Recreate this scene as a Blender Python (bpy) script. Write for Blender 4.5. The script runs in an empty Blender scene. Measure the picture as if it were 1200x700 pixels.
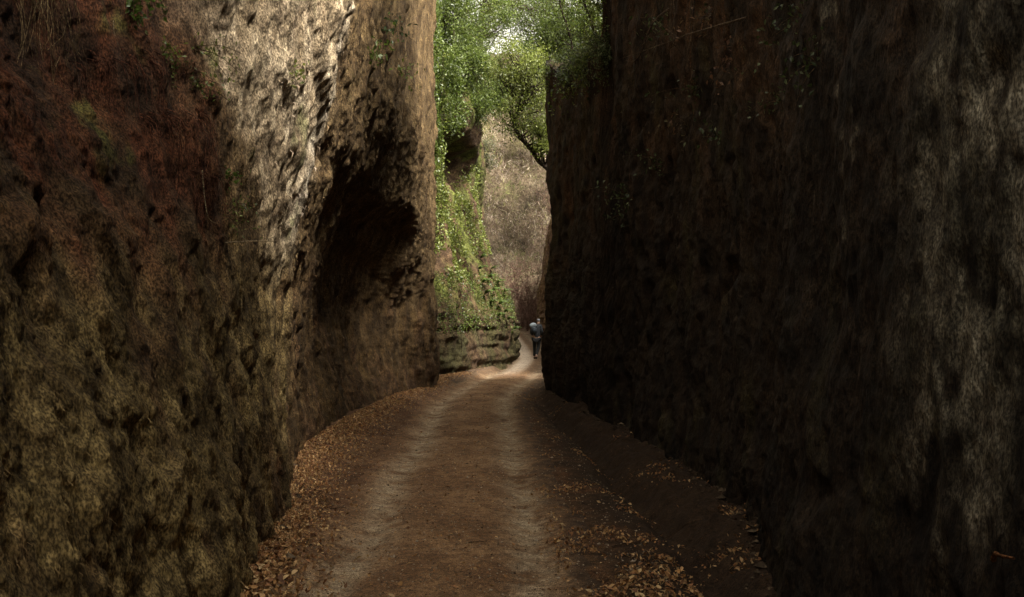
import bpy, math, random
import numpy as np
from mathutils import Vector
random.seed(7); RNG = np.random.default_rng(11)
SC = bpy.context.scene
C = SC.collection
R = math.radians

# ------------------------------------------------------------------ camera, sky, sun, exposure
CAM_H = 1.75; FPX = 1167.0; HORIZON = 375.0
cam_d = bpy.data.cameras.new('camera'); cam = bpy.data.objects.new('camera', cam_d); C.objects.link(cam)
cam_d.lens = 35.0; cam_d.sensor_width = 36.0; cam_d.clip_start = 0.05; cam_d.clip_end = 2000
cam.location = (0, 0, CAM_H)
cam.rotation_euler = (R(90) + math.atan(25 / FPX), 0, 0)
SC.camera = cam

SUN_AZ = R(126)      # clockwise from +Y (the way the road runs)
SUN_EL = R(55)
w = bpy.data.worlds.new('World'); SC.world = w; w.use_nodes = True
nt = w.node_tree; nt.nodes.clear()
sky = nt.nodes.new('ShaderNodeTexSky'); sky.sky_type = 'NISHITA'; sky.sun_disc = False
sky.sun_elevation = SUN_EL; sky.sun_rotation = SUN_AZ
sky.air_density = 1.0; sky.dust_density = 5.0; sky.ozone_density = 1.0
hs = nt.nodes.new('ShaderNodeHueSaturation'); hs.inputs['Saturation'].default_value = 0.0
wt = nt.nodes.new('ShaderNodeMix'); wt.data_type = 'RGBA'; wt.blend_type = 'MULTIPLY'; wt.inputs['Factor'].default_value = 1; wt.inputs['B'].default_value = (1.0, .945, .85, 1)
bg = nt.nodes.new('ShaderNodeBackground'); bg.inputs['Strength'].default_value = 0.065
ow = nt.nodes.new('ShaderNodeOutputWorld')
nt.links.new(sky.outputs[0], hs.inputs['Color']); nt.links.new(hs.outputs[0], wt.inputs['A']); nt.links.new(wt.outputs['Result'], bg.inputs[0]); nt.links.new(bg.outputs[0], ow.inputs[0])

sd = bpy.data.lights.new('sun', 'SUN'); sun = bpy.data.objects.new('sun', sd); C.objects.link(sun)
sd.energy = 1.5; sd.angle = R(17); sd.color = (1.0, 0.94, 0.86)
sdir = Vector((math.sin(SUN_AZ) * math.cos(SUN_EL), math.cos(SUN_AZ) * math.cos(SUN_EL), math.sin(SUN_EL)))
sun.rotation_euler = sdir.to_track_quat('Z', 'Y').to_euler()
sun.location = (20, 0, 40)

SC.render.engine = 'CYCLES'
SC.view_settings.view_transform = 'Standard'; SC.view_settings.look = 'None'
SC.view_settings.gamma = 1.0; SC.view_settings.exposure = 3.15
SC.cycles.max_bounces = 5; SC.cycles.diffuse_bounces = 3; SC.cycles.transmission_bounces = 2

# ------------------------------------------------------------------ helpers
def P(px, py, d):
    return np.array([(px - 600) / FPX * d, d, CAM_H + (HORIZON - py) / FPX * d])

_perm = np.random.default_rng(5).permutation(256); _perm = np.concatenate([_perm, _perm, _perm])
_g = np.random.default_rng(6).normal(size=(256, 3)); _g /= np.linalg.norm(_g, axis=1)[:, None]
def noise(x, y, z):
    x, y, z = np.broadcast_arrays(x, y, z)
    xi = np.floor(x).astype(np.int64); yi = np.floor(y).astype(np.int64); zi = np.floor(z).astype(np.int64)
    xf = x - xi; yf = y - yi; zf = z - zi
    u = xf*xf*xf*(xf*(xf*6-15)+10); v = yf*yf*yf*(yf*(yf*6-15)+10); t = zf*zf*zf*(zf*(zf*6-15)+10)
    xi &= 255; yi &= 255; zi &= 255
    out = 0
    for dx in (0, 1):
        wx = u if dx else 1 - u
        for dy in (0, 1):
            wy = v if dy else 1 - v
            for dz in (0, 1):
                wz = t if dz else 1 - t
                h = _perm[_perm[_perm[(xi + dx) & 255] + ((yi + dy) & 255)] + ((zi + dz) & 255)]
                g = _g[h]
                out = out + wx*wy*wz*(g[..., 0]*(xf-dx) + g[..., 1]*(yf-dy) + g[..., 2]*(zf-dz))
    return out * 1.5
def fbm(x, y, z, oc=4, gain=.5, ridged=False):
    a = 1.0; s = 0; f = 1.0; n = 0
    for i in range(oc):
        q = noise(x*f + 17.3*i, y*f + 5.1*i, z*f + 9.7*i)
        if ridged: q = 1 - 2*np.abs(q)
        s = s + a*q; n += a; a *= gain; f *= 2.03
    return s / n
def sst(a, b, x):
    t = np.clip((x - a) / (b - a), 0, 1); return t*t*(3 - 2*t)
def mix(a, b, t):
    return a + (b - a) * np.asarray(t)[..., None]

def mesh_np(name, V, F, col=None, smooth=True):
    V = np.asarray(V, dtype=np.float32); F = np.asarray(F, dtype=np.int32)
    k = F.shape[1]; n = len(F)
    me = bpy.data.meshes.new(name)
    me.vertices.add(len(V)); me.vertices.foreach_set('co', V.ravel())
    me.loops.add(n * k); me.loops.foreach_set('vertex_index', F.ravel())
    me.polygons.add(n); me.polygons.foreach_set('loop_start', np.arange(0, n*k, k, dtype=np.int32))
    me.polygons.foreach_set('use_smooth', np.full(n, smooth, dtype=bool))
    me.update(calc_edges=True)
    if col is not None:
        a = me.color_attributes.new('Col', 'FLOAT_COLOR', 'POINT')
        c4 = np.ones((len(V), 4), dtype=np.float32); c4[:, :3] = np.clip(col, 0, 1)
        a.data.foreach_set('color', c4.ravel())
    return me
def obj(name, me, mat, parent=None):
    o = bpy.data.objects.new(name, me); C.objects.link(o)
    if mat is not None and me is not None and not len(me.materials): me.materials.append(mat)
    if parent is not None: o.parent = parent
    return o
def tag(o, label=None, cat=None, group=None, kind=None):
    if label: o['label'] = label
    if cat: o['category'] = cat
    if group: o['group'] = group
    if kind: o['kind'] = kind
    return o
def empty(name, loc, label, cat, group=None):
    o = bpy.data.objects.new(name, None); C.objects.link(o); o.location = [float(q) for q in loc]
    o.empty_display_size = .1
    return tag(o, label, cat, group)
class MB:
    """collects tubes and leaves, built as one mesh relative to an origin"""
    def __init__(s): s.V = []; s.F = []; s.Cc = []; s.n = 0
    def add(s, V, F, col):
        V = np.asarray(V, float); F = np.asarray(F, int)
        s.V.append(V); s.F.append(F + s.n); s.n += len(V)
        s.Cc.append(np.broadcast_to(np.asarray(col, float), (len(V), 3)).copy())
    def tube(s, pts, rad, col, k=6, var=.15):
        pts = np.asarray(pts, float); n = len(pts); rad = np.broadcast_to(np.asarray(rad, float), (n,))
        t = np.gradient(pts, axis=0); t /= np.linalg.norm(t, axis=1)[:, None] + 1e-9
        up = np.array([0.31, 0.77, 0.55])
        a = np.cross(t, up); a /= np.linalg.norm(a, axis=1)[:, None] + 1e-9
        b = np.cross(t, a)
        th = np.arange(k) * 2*math.pi/k
        V = pts[:, None] + rad[:, None, None]*(np.cos(th)[None, :, None]*a[:, None] + np.sin(th)[None, :, None]*b[:, None])
        F = []
        for i in range(n-1):
            for j in range(k):
                F.append((i*k+j, i*k+(j+1) % k, (i+1)*k+(j+1) % k, (i+1)*k+j))
        cc = np.asarray(col)[None]*(1 + var*RNG.normal(size=(n*k, 1)))
        s.add(V.reshape(-1, 3), F, cc)
    def build(s, name, mat, parent=None, origin=(0, 0, 0), smooth=True):
        V = np.concatenate(s.V) - np.asarray(origin, float); F = np.concatenate(s.F)
        return obj(name, mesh_np(name, V, F, np.concatenate(s.Cc), smooth), mat, parent)
def leaves_np(cen, L, W, pal, updir=.5, fold=.18, droop=None, rng=RNG):
    """diamond leaves, two faces each, folded on the midrib"""
    n = len(cen)
    u = rng.normal(size=(n, 3))
    if droop is not None: u = u*.6 + np.asarray(droop)
    u /= np.linalg.norm(u, axis=1)[:, None] + 1e-9
    nn = rng.normal(size=(n, 3)); nn[:, 2] = np.abs(nn[:, 2]) + updir
    v = np.cross(nn, u); v /= np.linalg.norm(v, axis=1)[:, None] + 1e-9
    nn = np.cross(u, v)
    L = np.broadcast_to(L, (n,))*rng.uniform(.6, 1.3, n); W = np.broadcast_to(W, (n,))*rng.uniform(.7, 1.25, n)
    a = cen - u*(L*.5)[:, None]; c = cen + u*(L*.5)[:, None]
    m = cen - u*(L*.08)[:, None]
    b = m + v*(W*.5)[:, None] + nn*(W*fold)[:, None]; d = m - v*(W*.5)[:, None] + nn*(W*fold)[:, None]
    V = np.stack([a, b, c, d], 1).reshape(-1, 3)
    i = np.arange(n)*4
    F = np.concatenate([np.stack([i, i+1, i+2], 1), np.stack([i, i+2, i+3], 1)])
    pal = np.asarray(pal, float)
    k1 = rng.integers(0, len(pal), n); k2 = rng.integers(0, len(pal), n); t = rng.uniform(0, 1, n)
    cc = mix(pal[k1], pal[k2], t)*rng.uniform(.65, 1.3, n)[:, None]
    return V, F, np.repeat(cc, 4, 0)

# ------------------------------------------------------------------ materials
def new_mat(name):
    m = bpy.data.materials.new(name); m.use_nodes = True; t = m.node_tree; t.nodes.clear()
    return m, t, t.nodes.new('ShaderNodeOutputMaterial')
def rock_mat(name, fine=1.0, bump=1.0, zs=.45, rough=.95, spec=.15, pit=1.0):
    m, t, out = new_mat(name)
    N = t.nodes.new; K = t.links.new
    pr = N('ShaderNodeBsdfPrincipled'); pr.inputs['Roughness'].default_value = rough; pr.inputs['Specular IOR Level'].default_value = spec
    at = N('ShaderNodeAttribute'); at.attribute_name = 'Col'
    tc = N('ShaderNodeTexCoord'); mp = N('ShaderNodeMapping'); mp.inputs['Scale'].default_value = (1, 1, zs)
    K(tc.outputs['Object'], mp.inputs[0])
    n1 = N('ShaderNodeTexNoise'); n1.inputs['Scale'].default_value = 26*fine; n1.inputs['Detail'].default_value = 5; n1.inputs['Roughness'].default_value = .72
    K(mp.outputs[0], n1.inputs['Vector'])
    n2 = N('ShaderNodeTexNoise'); n2.inputs['Scale'].default_value = 7*fine; n2.inputs['Detail'].default_value = 3; n2.inputs['Roughness'].default_value = .65
    K(mp.outputs[0], n2.inputs['Vector'])
    r1 = N('ShaderNodeValToRGB'); r1.color_ramp.elements[0].position = .30; r1.color_ramp.elements[0].color = (.38, .36, .34, 1)
    r1.color_ramp.elements[1].position = .72; r1.color_ramp.elements[1].color = (1.55, 1.5, 1.42, 1)
    K(n1.outputs['Fac'], r1.inputs[0])
    r2 = N('ShaderNodeValToRGB'); r2.color_ramp.elements[0].position = .33; r2.color_ramp.elements[0].color = (.62, .58, .55, 1)
    r2.color_ramp.elements[1].position = .67; r2.color_ramp.elements[1].color = (1.25, 1.25, 1.22, 1)
    K(n2.outputs['Fac'], r2.inputs[0])
    m1 = N('ShaderNodeMix'); m1.data_type = 'RGBA'; m1.blend_type = 'MULTIPLY'; m1.inputs['Factor'].default_value = 1
    K(at.outputs['Color'], m1.inputs['A']); K(r1.outputs[0], m1.inputs['B'])
    m2 = N('ShaderNodeMix'); m2.data_type = 'RGBA'; m2.blend_type = 'MULTIPLY'; m2.inputs['Factor'].default_value = 1
    K(m1.outputs['Result'], m2.inputs['A']); K(r2.outputs[0], m2.inputs['B'])
    n4 = N('ShaderNodeTexNoise'); n4.inputs['Scale'].default_value = 95*fine; n4.inputs['Detail'].default_value = 3; K(mp.outputs[0], n4.inputs['Vector'])
    r4 = N('ShaderNodeValToRGB'); r4.color_ramp.elements[0].position = .40; r4.color_ramp.elements[0].color = (.42, .41, .39, 1)
    r4.color_ramp.elements[1].position = .62; r4.color_ramp.elements[1].color = (1.55, 1.55, 1.5, 1)
    K(n4.outputs['Fac'], r4.inputs[0])
    m3 = N('ShaderNodeMix'); m3.data_type = 'RGBA'; m3.blend_type = 'MULTIPLY'; m3.inputs['Factor'].default_value = 1
    K(m2.outputs['Result'], m3.inputs['A']); K(r4.outputs[0], m3.inputs['B'])
    vo = N('ShaderNodeTexVoronoi'); vo.inputs['Scale'].default_value = 34*fine; vo.inputs['Randomness'].default_value = 1
    K(mp.outputs[0], vo.inputs['Vector'])
    ad = N('ShaderNodeMath'); ad.operation = 'MULTIPLY_ADD'; ad.inputs[1].default_value = .35*pit
    K(vo.outputs['Distance'], ad.inputs[0]); K(n1.outputs['Fac'], ad.inputs[2])
    bp = N('ShaderNodeBump'); bp.inputs['Strength'].default_value = .9; bp.inputs['Distance'].default_value = .03*bump
    K(ad.outputs[0], bp.inputs['Height']); K(bp.outputs[0], pr.inputs['Normal'])
    K(m3.outputs['Result'], pr.inputs['Base Color']); K(pr.outputs[0], out.inputs[0])
    return m
def leaf_mat(name, trans=.35, rough=.55, spec=.35):
    m, t, out = new_mat(name)
    N = t.nodes.new; K = t.links.new
    at = N('ShaderNodeAttribute'); at.attribute_name = 'Col'
    tc = N('ShaderNodeTexCoord'); n1 = N('ShaderNodeTexNoise'); n1.inputs['Scale'].default_value = 60; n1.inputs['Detail'].default_value = 3
    K(tc.outputs['Object'], n1.inputs['Vector'])
    r1 = N('ShaderNodeValToRGB'); r1.color_ramp.elements[0].position = .3; r1.color_ramp.elements[0].color = (.6, .6, .6, 1)
    r1.color_ramp.elements[1].position = .7; r1.color_ramp.elements[1].color = (1.3, 1.3, 1.3, 1)
    K(n1.outputs['Fac'], r1.inputs[0])
    mx = N('ShaderNodeMix'); mx.data_type = 'RGBA'; mx.blend_type = 'MULTIPLY'; mx.inputs['Factor'].default_value = 1
    K(at.outputs['Color'], mx.inputs['A']); K(r1.outputs[0], mx.inputs['B'])
    pr = N('ShaderNodeBsdfPrincipled'); pr.inputs['Roughness'].default_value = rough; pr.inputs['Specular IOR Level'].default_value = spec
    K(mx.outputs['Result'], pr.inputs['Base Color'])
    if trans > 0:
        tr = N('ShaderNodeBsdfTranslucent'); K(mx.outputs['Result'], tr.inputs[0])
        ms = N('ShaderNodeMixShader'); ms.inputs[0].default_value = trans
        K(pr.outputs[0], ms.inputs[1]); K(tr.outputs[0], ms.inputs[2]); K(ms.outputs[0], out.inputs[0])
    else: K(pr.outputs[0], out.inputs[0])
    return m
M = dict(
    tuff=rock_mat('tuff', zs=.6, bump=.7), dark_tuff=rock_mat('dark_tuff', rough=.9, spec=.2, zs=.6, bump=.7),
    bank=rock_mat('bank_earth', fine=.55, bump=1.6, zs=.8), hill=rock_mat('hill_brush', fine=.35, bump=3, zs=1),
    soil=rock_mat('soil', fine=1.3, bump=.7, zs=1, pit=.4), road=rock_mat('road_dirt', fine=1.5, bump=.45, zs=1, pit=.5, spec=.25),
    leaf=leaf_mat('green_leaf', .45, .42, .45), dry=leaf_mat('dry_leaf', .12, .7, .25), fuzz=leaf_mat('rootlets', .0, .9, .1),
    bark=rock_mat('bark', fine=1.2, bump=.8, zs=.4), cloth=leaf_mat('cloth', 0, .9, .2), skin=leaf_mat('skin', 0, .6, .3),
)

# ------------------------------------------------------------------ the lie of the land
RC = np.array([(-40, -1.0), (0, -.55), (6, -.5), (8, -.5), (11, -.6), (20.4, -.84), (25, -.62), (29, -.2), (35, .45), (42, .85), (50, .8), (58, .68), (70, .45), (80, .3), (90, -.8), (100, -3), (120, -10), (300, -60)], float)
def road_x(y): return np.interp(y, RC[:, 0], RC[:, 1])
def rise(y):
    t = np.maximum(np.asarray(y, float) - 27, 0); return np.where(t < 20, .00035*t*t, .14 + .0165*(t-20))
LB = np.array([(-40, -1.6), (4, -1.5), (5.5, -1.55), (7, -1.72), (8.3, -1.95), (9.5, -2.15), (11, -2.42), (13, -2.53), (16, -2.55), (20, -2.42), (23, -2.1), (25, -2.0), (27.5, -2.0), (30, -1.4), (36, -.4), (43, .1), (62, -.4), (80, -1.2), (300, -80)], float)
RB = np.array([(-40, 1.8), (6.3, 1.75), (8.3, 2.1), (10, 2.15), (14, 1.95), (19, 1.5), (23, 1.15), (25, 1.0), (28, 2.4), (34, 3.3), (42, 3.0), (52, 2.2), (65, 1.8), (80, 1.6), (300, 2)], float)
def ground_z(x, y, fine=True):
    u = x - road_x(y)
    z = rise(y)
    wob = .16*fbm(y*.5, 3.3, 0.0, 3)
    ua = np.abs(u - .02)
    z = z - .045*np.exp(-((ua - .66)/.2)**2)*sst(60, 30, y) + .012*np.exp(-(u/.35)**2)
    lb = np.interp(y, LB[:, 0], LB[:, 1]); rb = np.interp(y, RB[:, 0], RB[:, 1])
    z = z + .17*sst(.75, -.05, x - lb)*sst(-.7, -1.1, u)
    near = sst(26, 20, y)
    dx = np.interp(y, [0, 7.2, 9.1, 12, 16, 20, 24], [1.45, 1.42, 1.33, 1.2, 1.0, .75, .5]) + wob
    z = z - near*.20*np.exp(-((x - dx)/.17)**2)
    z = z + near*(.05 + .16*fbm(x*1.5, y*.9, 0.0*x + 6, 3))*sst(.10, .5, x - dx) + near*.13*fbm(x*4, y*4, 0.0*x + 3, 3)*sst(-.3, .2, x - dx)
    z = z + .12*sst(.55, .0, rb - x)*(1 - near)
    z = z + .05*fbm(x*.8, y*.8, 0.0*x, 2)*sst(.5, 1.2, np.abs(u))
    z = z - .05*np.exp(-((x + .78)/.26)**2 - ((y - 10.6)/.55)**2) - .035*np.exp(-((x + .1)/.3)**2 - ((y - 10.9)/.5)**2) - .03*np.exp(-((x + .75)/.3)**2 - ((y - 14.6)/.4)**2)
    if fine:
        z = z + .022*fbm(x*3.1, y*3.1, 0.0*x + 2, 4) + .005*noise(x*22, y*22, 0.0*x)
    return z
def spaced(lo, hi, f):
    v = [lo]
    while v[-1] < hi: v.append(v[-1] + f(v[-1]))
    return np.array(v)
def grid_faces(nr, nc):
    i = np.arange(nr*nc).reshape(nr, nc)
    return np.stack([i[:-1, :-1], i[:-1, 1:], i[1:, 1:], i[1:, :-1]], -1).reshape(-1, 4)

# ground: one sheet, fine in the cutting and coarse beyond
gx = np.concatenate([-np.geomspace(400, 4.2, 14), np.arange(-4, 4.01, .03), np.geomspace(4.2, 400, 14)])
gy = np.concatenate([-np.geomspace(300, 6, 12), spaced(-5, 130, lambda y: .3 if y < 2 else max(.022, .006*y)), np.geomspace(140, 700, 10)])
GX, GY = np.meshgrid(gx, gy)
GZ = ground_z(GX, GY) - .25*sst(4.5, 40, np.abs(GX))
gn = fbm(GX*1.3, GY*1.3, 0*GX, 4); gn2 = fbm(GX*6, GY*6, 0*GX + 4, 3)
gcol = mix(np.array([.100, .052, .027]), np.array([.18, .105, .056]), sst(-.35, .45, gn))
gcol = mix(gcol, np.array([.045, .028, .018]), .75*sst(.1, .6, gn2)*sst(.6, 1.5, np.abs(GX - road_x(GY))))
_verge_shade = sst(.75, 1.6, GX - road_x(GY) + .9*gn + .5*gn2)*sst(27, 24, GY)  # shade of the right verge painted into the soil colour
gcol = mix(gcol, np.array([.028, .018, .0115]), .9*_verge_shade)
gcol = mix(gcol, np.array([.060, .042, .028]), .8*sst(22, 28, GY))
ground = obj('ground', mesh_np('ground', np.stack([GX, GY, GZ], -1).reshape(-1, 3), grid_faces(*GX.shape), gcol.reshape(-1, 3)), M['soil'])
tag(ground, 'brown earth floor of the sunken cutting below both rock walls', kind='structure')

# road: compacted dirt with two pale wheel tracks, its edges dipping under the soil
ry = spaced(-12, 104, lambda y: .15 if y < 3 else max(.02, .0048*y)); rn = 120
ru = np.linspace(-1.45, 1.35, rn)
RY, RU = np.meshgrid(ry, ru, indexing='ij'); RX = RU + road_x(RY)
wdt = 1.18 + .16*fbm(RY*.5, np.sign(RU)*3.0, 0*RY, 3)
edge = np.abs(RU)/wdt
RZ = ground_z(RX, RY) + .022 - .055*sst(.75, 1.15, edge + .12*fbm(RX*2, RY*2, 0*RX + 8, 3))
rz2 = fbm(RX*1.7, RY*1.1, 0*RX + 1, 4); rz3 = fbm(RX*5, RY*5, 0*RX + 12, 3)
rcol = mix(np.array([.165, .092, .046]), np.array([.290, .178, .096]), sst(-.4, .5, rz2))
wl = np.interp(RY, [0, 7, 10, 14, 20, 30], [-.68, -.66, -.68, -.62, -.62, -.6]) + .08*noise(RY*.4, 1.0, 0.0); wr = .67 + .07*noise(RY*.37, 9.0, 0.0)
trk = np.exp(-((RU - wl)/.19)**2) + np.exp(-((RU - wr)/.19)**2)
rcol = mix(rcol, np.array([.42, .345, .250]), np.clip(trk*(.52 + 1.0*rz2 + 1.2*rz3), 0, .95))
rcol = mix(rcol, np.array([.060, .035, .021]), .8*sst(.8, 1.25, RU + .35*rz3 + .25*rz2)*sst(27, 24, RY))  # right road edge carries on the painted shade of the verge
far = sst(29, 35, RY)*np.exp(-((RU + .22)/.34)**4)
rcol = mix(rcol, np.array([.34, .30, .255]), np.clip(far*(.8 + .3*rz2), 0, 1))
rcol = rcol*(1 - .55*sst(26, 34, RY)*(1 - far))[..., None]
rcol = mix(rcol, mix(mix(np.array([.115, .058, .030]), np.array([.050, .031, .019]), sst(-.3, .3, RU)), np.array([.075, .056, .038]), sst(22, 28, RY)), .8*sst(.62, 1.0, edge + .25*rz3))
rcol = mix(rcol, np.array([.075, .05, .035]), .55*sst(.28, .6, rz3))
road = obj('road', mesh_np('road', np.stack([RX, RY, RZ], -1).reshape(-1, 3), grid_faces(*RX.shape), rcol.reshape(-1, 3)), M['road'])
tag(road, 'dirt road with two pale wheel tracks winding through the cutting', kind='structure')
def floor_z(x, y):
    x = np.asarray(x, float); y = np.asarray(y, float)
    u = np.abs(x - road_x(y)); return ground_z(x, y) + .022*sst(1.15, .85, u)

# ------------------------------------------------------------------ rock walls
def cr(tab, u):
    """Catmull-Rom through rows of tab at float index u"""
    tab = np.asarray(tab, float); n = len(tab)
    i = np.clip(np.floor(u).astype(int), 0, n-2); t = (u - i)
    p0 = tab[np.maximum(i-1, 0)]; p1 = tab[i]; p2 = tab[i+1]; p3 = tab[np.minimum(i+2, n-1)]
    if tab.ndim > 1: t = t[:, None]
    return .5*((2*p1) + (-p0+p2)*t + (2*p0-5*p1+4*p2-p3)*t*t + (-p0+3*p1-3*p2+p3)*t**3)
def wall(name, path, offs, zr, H, side, mat, disp, colf, stepf, zrows, plateau=(.15, .4, .9, 1.8, 3.5, 7, 14, 28, 50), zplat=.12, warp=.35):
    """path: plan points; offs[i][k]: offset toward the cutting at path point i and height zr[k]; H[i]: height of the rim"""
    path = np.asarray(path, float); offs = np.asarray(offs, float); H = np.asarray(H, float); zr = np.asarray(zr, float)
    us = [0.0]; nseg = len(path) - 1
    seg = np.linalg.norm(np.diff(path, axis=0), axis=1)
    while us[-1] < nseg:
        i = min(int(us[-1]), nseg-1); p = path[i] + (path[i+1]-path[i])*(us[-1]-i)
        us.append(us[-1] + min(stepf(p)/seg[i], .5))
    us[-1] = nseg; us = np.array(us)
    p = cr(path, us); d = np.gradient(p, axis=0); d /= np.linalg.norm(d, axis=1)[:, None] + 1e-9
    k = np.ones(9)/9
    d = np.stack([np.convolve(np.pad(d[:, j], 4, 'edge'), k, 'valid') for j in (0, 1)], 1); d /= np.linalg.norm(d, axis=1)[:, None]
    nrm = np.stack([d[:, 1], -d[:, 0]], 1)*(1 if side == 'left' else -1)
    h = np.interp(us, np.arange(len(H)), H)
    h = h + .45*fbm(us*2.1, us*0 + 3.0, us*0, 3)
    zf = np.asarray(zrows)/zrows[-1]
    base = rise(p[:, 1]) - .35
    Z = base[:, None] + zf[None]*(h + .35 - rise(p[:, 1])*0)[:, None]
    PX = np.broadcast_to(p[:, 0:1], Z.shape); PY = np.broadcast_to(p[:, 1:2], Z.shape)
    # offsets, looked up with a warped coordinate so that no crease runs straight
    wz = Z + warp*fbm(PX*.7, PY*.7, Z*.7, 3); wu = us[:, None] + .35*warp*fbm(PX*.6+7, PY*.6, Z*.6+5, 3)
    wu = np.clip(wu, 0, nseg); i = np.clip(np.floor(wu).astype(int), 0, nseg-1); t = wu - i; t = t*t*(3-2*t)*.5 + t*.5
    kz = np.clip(np.searchsorted(zr, wz) - 1, 0, len(zr)-2); tz = np.clip((wz - zr[kz])/(zr[kz+1]-zr[kz]), 0, 1); tz = tz*tz*(3-2*tz)*.5 + tz*.5
    O = (offs[i, kz]*(1-t) + offs[i+1, kz]*t)*(1-tz) + (offs[i, kz+1]*(1-t) + offs[i+1, kz+1]*t)*tz
    X0 = PX + nrm[:, 0:1]*O; Y0 = PY + nrm[:, 1:2]*O
    D = disp(X0, Y0, Z)
    X = X0 + nrm[:, 0:1]*D; Y = Y0 + nrm[:, 1:2]*D
    col = colf(X, Y, Z, D)
    # the plateau behind the rim
    pl = np.asarray(plateau)
    XP = X[:, -1:] - nrm[:, 0:1]*pl; YP = Y[:, -1:] - nrm[:, 1:2]*pl
    ZP = Z[:, -1:] + zplat*pl**.8 + .12*pl**.5*fbm(XP*.5, YP*.5, 0*XP, 3)
    cp = mix(np.array([.06, .05, .025]), np.array([.10, .075, .04]), sst(-.3, .3, fbm(XP, YP, ZP, 2)))
    X = np.concatenate([X, XP], 1); Y = np.concatenate([Y, YP], 1); Z = np.concatenate([Z, ZP], 1); col = np.concatenate([col, cp], 1)
    F = grid_faces(*X.shape)
    if side == 'right': F = F[:, ::-1]
    o = obj(name, mesh_np(name, np.stack([X, Y, Z], -1).reshape(-1, 3), F, col.reshape(-1, 3)), mat)
    nf = len(zrows)
    return o, dict(P=np.stack([X, Y, Z], -1)[:, :nf], N=nrm, C=col[:, :nf], T=d)
ZR_FINE = np.concatenate([np.arange(0, 6.2, .019), np.arange(6.2, 13.4, .07)])
def near_step(p):
    y = p[1]
    if y < -3: return .35
    if y < 2.2: return .07
    return max(.0042*math.hypot(p[0], y), .016)

# left wall --------------------------------------------------------
LY = [-16, -4, 2, 4, 5.4, 6.8, 8.2, 9.4, 10.8, 13, 16, 19.5, 22, 23.8]
LZ = [-.4, .2, 1, 2, 2.6, 3.3, 4, 5, 7, 13.5]
LT = np.array([
 #  -16   -4    2     4     5.4   6.8   8.2   9.4   10.8  13    16    19.5  22    23.8
 [-1.6, -1.6, -1.45, -1.45, -1.50, -1.62, -1.86, -2.10, -2.38, -2.55, -2.60, -2.48, -2.22, -1.95],
 [-1.6, -1.6, -1.52, -1.55, -1.60, -1.72, -1.95, -2.18, -2.45, -2.68, -2.85, -2.75, -2.36, -1.92],
 [-1.7, -1.7, -1.70, -1.72, -1.76, -1.86, -2.04, -2.22, -2.50, -2.78, -3.10, -3.05, -2.50, -1.90],
 [-1.8, -1.8, -1.95, -2.05, -2.05, -2.00, -2.08, -2.20, -2.45, -2.75, -3.20, -3.15, -2.48, -1.92],
 [-1.8, -1.8, -2.10, -2.30, -2.30, -2.08, -2.02, -2.12, -2.30, -2.60, -3.10, -3.00, -2.28, -1.98],
 [-1.8, -1.8, -2.20, -2.60, -2.62, -2.12, -1.93, -1.96, -2.08, -2.34, -2.85, -2.55, -2.04, -1.98],
 [-1.8, -1.8, -2.20, -2.75, -2.75, -2.10, -1.80, -1.74, -1.88, -2.02, -2.25, -2.05, -1.96, -1.97],
 [-1.8, -1.7, -1.90, -2.30, -2.35, -1.98, -1.72, -1.56, -1.80, -1.86, -1.88, -1.88, -1.92, -1.97],
 [-1.8, -1.6, -1.60, -1.70, -1.85, -1.90, -1.80, -1.70, -1.80, -1.82, -1.84, -1.88, -1.93, -1.97],
 [-2.2, -2.2, -2.30, -2.40, -2.45, -2.45, -2.40, -2.35, -2.20, -2.15, -2.15, -2.15, -2.12, -2.10]])
lpath = [(-2.0, y) for y in LY] + [(-2.02, 24.7), (-2.35, 25.6), (-3.3, 26.4), (-6, 27.2), (-16, 29)]
loff = np.concatenate([(LT + 2.0).T, np.tile((LT[:, -1] + 2.0)[None]*.6, (5, 1))])
LH = [5.5, 6.5, 7, 7.6, 8.4, 9.4, 10.8, 12] + [12.5]*6 + [12, 12, 12, 12, 12]  # unseen near part of the rim lowered to let more sky light in
def disp_left(x, y, z):
    z2 = z*.42
    d = .16*fbm(x*.8, y*.8, z*.5, 3) + .07*fbm(x*2.6, y*2.6, z2*2.6, 4, ridged=True)
    d = d + .050*fbm(x*7.5, y*7.5, z2*7.5, 4, .6) + .020*noise(x*26, y*26, z2*24)
    # rounded knobs and sockets weathered out of the pale upper face
    q = noise(x*4.2 + 3, y*4.2, z*2.6)
    d = d - .025*sst(.2, .75, q)*sst(1.2, 2.6, z) + .05*sst(.2, .7, -q)
    d = d + .16*fbm(z*.8, y*.4, 0*z + 3, 3)*sst(20, 23.5, y)
    # pick marks and runnels
    d = d + .022*fbm(x*9, y*9, z*1.1, 3, ridged=True)
    return d
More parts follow.
